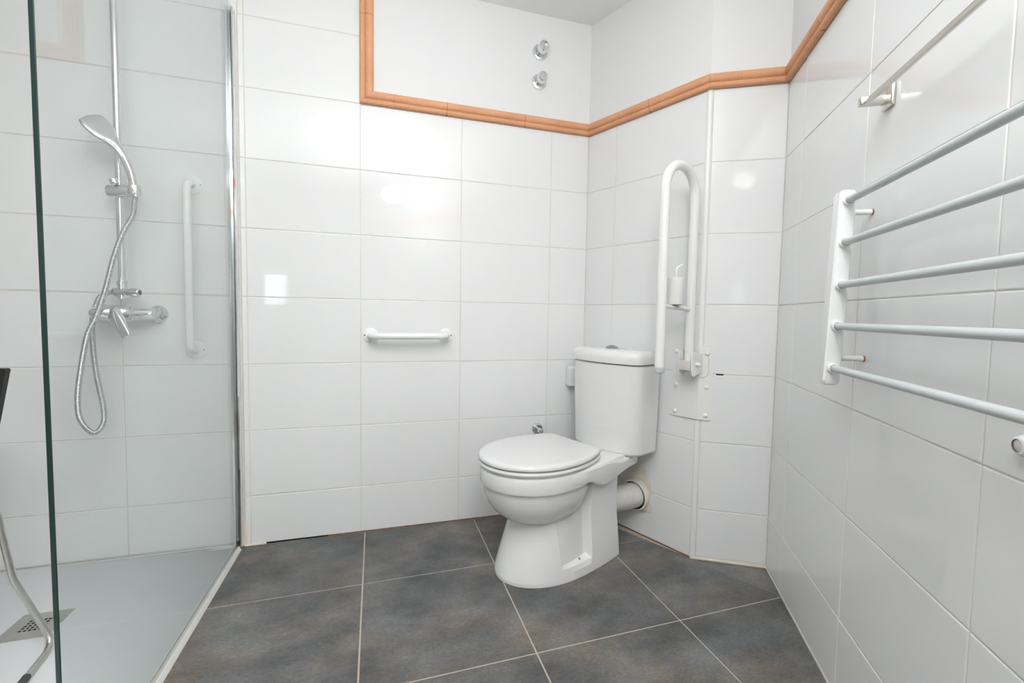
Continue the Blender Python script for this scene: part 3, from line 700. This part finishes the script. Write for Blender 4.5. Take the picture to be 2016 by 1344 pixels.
def tank_ring(z, hw, front, g=0.0, back=0.016, n=60):
    out = []
    hw -= g; fr = front - g; bk = back + g; ns_ = 22
    pts = [(hw, bk + 0.004), (hw, 0.10)]
    rc = max(0.050 - g, 0.014)
    # rounded front corner, then a gently bowed front
    fe = fr - 0.022
    pts += [(hw - rc + rc * cos(a), fe - rc + rc * sin(a)) for a in [pi / 2 * k / 10 * 0.9 for k in range(11)]]
    x1, o1 = pts[-1]
    for k in range(1, 9):
        q = 1 - k / 8; x = x1 * q; pts.append((x, o1 + (fr - o1) * (1 - q * q)))
    out = [(x, -o_, z) for x, o_ in pts] + [(-x, -o_, z) for x, o_ in reversed(pts[:-1])]
    out += [(-hw + 0.004, -bk, z), (hw - 0.004, -bk, z)]
    return out
mb = MB(); mb.loft([tank_ring(.3635, .161, .176, .010), tank_ring(.367, .164, .178, .003), tank_ring(.375, .166, .180), tank_ring(.55, .171, .184), tank_ring(.710, .1735, .187), tank_ring(.7145, .1735, .187, .004)])
mb.build('cistern_tank', M['ceramic'], t, smooth=28)
mb = MB(); mb.loft([tank_ring(.7175, .178, .192, .006, .012), tank_ring(.719, .179, .193, .001, .012), tank_ring(.740, .180, .194, 0, .012), tank_ring(.752, .180, .194, .002, .012), tank_ring(.760, .180, .194, .007, .012), tank_ring(.7655, .180, .194, .017, .012), tank_ring(.769, .180, .194, .033, .012), tank_ring(.7705, .180, .194, .050, .012)])
ld = mb.build('cistern_lid', M['ceramic'], t, smooth=28)
mb = MB(); mb.lathe([(0.027, -0.003), (0.027, 0.002), (0.024, 0.006), (0.0185, 0.0085), (0.018, 0.0070), (0.013, 0.0115), (0.0005, 0.0135)], (0.0, -0.100, 0.7700), (0, 0, 1), 32); mb.build('flush_button', M['button'], t)
mb = MB(); mb.lathe([(0.0055, 0), (0.0055, 0.003), (0.004, 0.005), (0.0005, 0.0055)], (0.133, -0.408, 0.051), (0.5, 0, 1), 14); mb.build('fixing_bolt', M['brass'], t)

# soil pipe connector into the wall
pb = K1 + TWD * 0.318
t = thing('soil_pipe', 'ribbed white flexible waste pipe with ivory collar between toilet and wall', 'pipe', (pb.x, pb.y, 0.163), ANG['cistern'])
a, b2 = Vector((-0.03, -0.190, 0.008)), Vector((0.0, -0.012, 0.0)); mb = MB(); pts, rr = [], []
for k in range(64):
    q = k / 63; pts.append(a.lerp(b2, q)); rr.append(0.0490 + (0.0016 if (k % 5) < 3 else 0.0) if q > 0.05 else 0.049)
mb.tube(pts, rr, 36); mb.build('ribbed_connector', M['pipe'], t, smooth=60)
mb = MB(); mb.lathe([(0.0565, 0.003), (0.0565, 0.022), (0.0585, 0.0235), (0.0625, 0.021), (0.064, 0.002), (0.064, 0.0)], (0, 0, 0), (0, -1, 0), 40, caps=False); mb.build('collar', M['collar'], t)
mb = MB(); mb.lathe([(0.0568, 0.012), (0.048, 0.012)], (0, 0, 0), (0, -1, 0), 40, caps=False); mb.build('gap_shade', M['dark'], t)  # dark ring whose colour stands in for shade in the open gap

# ------------------------------------------------------------------ fold-up support rail on the outside corner
HS = 0.560; rb = K1 + TWD * HS
t = thing('support_rail', 'white fold up support rail raised upright on its corner plate beside the toilet', 'grab rail', (rb.x, rb.y, 0.70), ANG['cistern'])
RA, RB_, RT, rr_ = 0.050, 0.232, 1.325, 0.0160      # distances from the wall, springing height, radius
mb = MB()
p = [(0, -RA, 0.735 - 0.70), (0, -RA, RT - 0.70)] + [(0, y, z) for _, y, z in [(0, -(RA + RB_) / 2 + (RB_ - RA) / 2 * cos(a), RT - 0.70 + (RB_ - RA) / 2 * sin(a)) for a in [pi * k / 24 for k in range(1, 24)]]] + [(0, -RB_, RT - 0.70), (0, -RB_, 0.722 - 0.70)]
mb.tube(p, rr_, 24); mb.build('rail_tube', M['aged_paint'], t, smooth=50)
mb = MB(); mb.lathe([(rr_ + 0.0006, 0.012), (rr_ + 0.0006, 0.0), (rr_ * 0.9, -0.006), (rr_ * 0.5, -0.0095), (0.0005, -0.0105)], (0, -RB_, 0.722 - 0.70), (0, 0, 1), 24); mb.build('end_cap', M['cap'], t)
mb = MB(); mb.tube([(0, -RA - 0.010, 0.930 - 0.70), (0, -RA - 0.05, 0.932 - 0.70), (0, -RB_ + 0.05, 0.936 - 0.70), (0, -RB_ + 0.012, 0.938 - 0.70)], [0.009, 0.0072, 0.0072, 0.009], 14); br = mb.build('cross_bar', M['aged_paint'], t, smooth=50)
RP = -0.150
mb = MB(); mb.tube([(0, RP, 0.934 - 0.70)] + [(0, RP, 1.056 - 0.70)] + [Vector(q) for q in arc((0, RP + 0.018, 1.056 - 0.70), 0.018, (0, -1, 0), (0, 0, 1), 0, 1.0, 6)][1:] + [(0, RP + 0.034, 1.083 - 0.70)], 0.0042, 12); mb.build('roll_holder', M['white_paint'], t, smooth=50)
# hinge
mb = MB(); mb.box((-0.021, -0.076, 0.012), (0.021, -0.022, 0.048), 0, 0.002); mb.build('hinge_block', M['worn_paint'], t)
for sx in (-1, 1):
    mb = MB(); pl_ = []
    for cx_, cy_, a0 in ((-0.058, 0.030, pi / 2), (-0.058, -0.030, pi), (-0.006, -0.030, 1.5 * pi), (-0.006, 0.030, 0)):
        rc = 0.015 if cx_ < -0.02 else 0.002
        pl_ += [(cx_ + (rc if cx_ < -0.02 else 0) * 0 + rc * cos(a0 + pi / 2 * k / 5), cy_ + rc * sin(a0 + pi / 2 * k / 5)) for k in range(6)]
    mb.prism(pl_, (sx * 0.0245 - 0.002, 0, 0.036), (0, 1, 0), (0, 0, 1), (0.004, 0, 0)); ck = mb.build('hinge_cheek', M['aged_paint'], t, smooth=30)
    mb = MB(); mb.lathe([(0.0075, 0.0), (0.0075, 0.004), (0.0055, 0.0045), (0.0055, 0.014), (0.004, 0.0155), (0.0005, 0.016)], (sx * 0.0265, -0.044, 0.034), (sx, 0, 0), 16); mb.build('pivot_bolt', M['aged_paint'], ck)
# folded corner plate, in the rail's own frame
dAng = ANG['box'] - ANG['cistern']; eS = TW_LEN - HS                   # corner edge along x
bx = Vector((cos(dAng), sin(dAng), 0)); bn = Vector((bx.y, -bx.x, 0))
PZ0, PZ1 = 0.528 - 0.70, 0.798 - 0.70
mb = MB()
PO = 0.0068                                                             # stands just clear of the corner bead
for layer, (o0, o1, lo, hi) in enumerate([(0.0015, PO, 0.0, 1.0)]):
    cA = Vector((eS, -o0, 0)); 
def plate_pt(s, o_):
    """s measured from the fold: negative on the cistern wall, positive on the boxed wall"""
    if s < 0: return Vector((eS + s, -o_, 0)) + Vector((o_ * 0.34, 0, 0)) * 0
    return Vector((eS, 0, 0)) + bx * s + bn * o_
sl, sr = -0.104, 0.0465
def prow(z, g=0.0):
    h = math.tan(dAng / 2)
    out = [plate_pt(sl + g, .0012), plate_pt(sl + g, PO)]
    edge = Vector((eS + PO * h, -PO, 0)); out += [edge, plate_pt(sr - g, PO), plate_pt(sr - g, .0012)]
    out += [Vector((eS + .0012 * h, -.0012, 0))]
    return [(q.x, q.y, z) for q in out]
mb.loft([prow(PZ0, 0.006), prow(PZ0 + 0.0015, 0.0025), prow(PZ0 + 0.006), prow(PZ1 - 0.006), prow(PZ1 - 0.0015, 0.0025), prow(PZ1, 0.006)])
pl_o = mb.build('corner_plate', M['aged_paint'], t, smooth=20)
for s, z in ((-0.088, .772), (-0.088, .648), (-0.088, .545), (0.026, .772), (0.026, .648), (0.026, .545)):
    c = plate_pt(s, PO); n = Vector((0, -1, 0)) if s < 0 else bn
    mb = MB(); mb.lathe([(0.0088, -0.0003), (0.0082, 0.0025), (0.006, 0.0048), (0.003, 0.0058), (0.0003, 0.006)], (c.x, c.y, z - 0.70), n, 18); mb.build('dome_screw', M['aged_paint'], pl_o)
# raised outline of the D-shaped openings either side of the hinge
def dloop(pts3, r=0.0013): 
    mb = MB(); mb.tube(pts3, r, 8); return mb.build('opening_rim', M['worn_paint'], pl_o, smooth=50)
dl = [(-0.040, .766), (-0.060, .766), (-0.070, .760), (-0.075, .748), (-0.075, .702), (-0.070, .690), (-0.060, .683), (-0.046, .683)]
dloop([tuple(plate_pt(s, PO + 0.0004)[:2]) + (z - 0.70,) for s, z in dl])
dr = [(0.001, .768), (0.018, .768), (0.026, .763), (0.031, .752), (0.031, .702), (0.026, .690), (0.018, .684), (0.001, .684)]
dloop([tuple(plate_pt(s, PO + 0.0004)[:2]) + (z - 0.70,) for s, z in dr])

# toilet roll on the rail's holder
cr_ = Vector((rb.x, rb.y, 0)) + Matrix.Rotation(ANG['cistern'], 3, 'Z') @ Vector((0, RP - 0.003, 0))
t = thing('toilet_roll', 'nearly used up white toilet roll standing on the support rail wire', 'toilet paper', (cr_.x, cr_.y, 0.9435))
mb = MB(); mb.lathe([(0.0210, 0.0), (0.0258, 0.0015), (0.0268, 0.02), (0.0264, 0.06), (0.0268, 0.091), (0.0255, 0.093), (0.0215, 0.093), (0.0215, 0.0)], (0, 0, 0), (0, 0, 1), 36, caps=False); mb.build('paper_sheet', M['paper'], t, smooth=40)
mb = MB(); mb.lathe([(0.0203, -0.0015), (0.0203, 0.0925), (0.0190, 0.0925), (0.0190, -0.0015), (0.0203, -0.0015)], (0, 0, 0), (0, 0, 1), 36, caps=False); mb.build('card_core', M['card'], t)

# ------------------------------------------------------------------ towel rail on the right wall
t = thing('towel_radiator', 'white wall towel rail with five pale grey horizontal bars', 'towel rail', (K3.x, K3.y, 0), ANG['right'])
def bo(z): return 0.0545 + (1.161 - z) / 0.367 * 0.0115        # the rail leans out towards the bottom
for (s0, s1) in ((0.585, 0.622), (1.262, 1.299)):
    mb = MB(); rg = []
    for z, g in ((0.757, .008), (0.760, .003), (0.768, 0), (1.175, 0), (1.183, .003), (1.186, .008)):
        c = bo(z); h = 0.0165
        o0, o1, a, b2 = c - h + g, c + h - g, s0 + g, s1 - g; ch = 0.006
        rg.append([(a + ch, -o1, z), (b2 - 0.003, -o1, z), (b2, -o1 + 0.003, z), (b2, -o0 - 0.002, z), (b2 - 0.002, -o0, z), (a + 0.002, -o0, z), (a, -o0 - 0.002, z), (a, -o1 + ch, z)])
    mb.loft(rg); mb.build('end_bracket', M['white_paint'], t, smooth=25)
    for z in (1.138, 0.818):
        mb = MB(); sc_ = (s0 + s1) / 2 + 0.003
        mb.lathe([(0.0062, 0.003), (0.0062, bo(z) - 0.012)], (sc_, 0, z), (0, -1, 0), 18)
        so = mb.build('standoff', M['white_paint'], t); mb = MB(); mb.lathe([(0.0068, 0.0002), (0.0068, 0.003)], (sc_, 0, z), (0, -1, 0), 18); mb.build('rusty_end', M['rust'], so)
for z in (1.161, 1.071, 0.979, 0.889, 0.796):
    mb = MB(); mb.lathe([(0.0078, 0.0), (0.0078, 0.664)], (0.610, -bo(z), z), (1, 0, 0), 24); bb = mb.build('bar', M['grey_bar'], t)
    for s, sg in ((0.620, 1), (1.264, -1)):
        mb = MB(); mb.lathe([(0.0115, 0.0), (0.0115, 0.008), (0.0098, 0.010), (0.0085, 0.010)], (s, -bo(z), z), (sg, 0, 0), 24, caps=False); mb.build('ferrule', M['white_paint'], bb)

# towel bar above it
t = thing('towel_bar', 'slim satin nickel towel bar on a square bracket above the grey rails', 'towel bar', (K3.x, K3.y, 0), ANG['right'])
mb = MB(); mb.lathe([(0.0062, 0.0), (0.0062, 0.62)], (0.655, -0.0455, 1.350), (1, 0, 0), 20); mb.build('bar', M['nickel'], t)
for s in (0.652, 1.278):
    mb = MB(); mb.box((s - 0.020, -0.009, 1.337), (s + 0.020, -0.0003, 1.384), 0, 0.004, 3); pp = mb.build('base_plate', M['nickel'], t)
    mb = MB(); mb.box((s - 0.0075, -0.057, 1.346), (s + 0.0075, -0.008, 1.3635), 0, 0.0025, 3); mb.build('arm', M['nickel'], t)

# small white round stop low on the right wall, at the edge of the picture
t = thing('wall_stop', 'small white round knob with pinkish centre on the right wall under the rails', 'knob', (K3.x + RWD.x * 1.0375, K3.y + RWD.y * 1.0375, 0.745), ANG['right'])
mb = MB(); mb.lathe([(0.0145, 0.0003), (0.0145, 0.006), (0.0115, 0.012), (0.0085, 0.013)], (0, 0, 0), (0, -1, 0), 28, caps=False); mb.build('rim', M['white_paint'], t)
mb = MB(); mb.lathe([(0.0085, 0.011), (0.004, 0.0125), (0.0003, 0.0128)], (0, 0, 0), (0, -1, 0), 24, caps=False); mb.build('centre', M['worn_paint'], t)
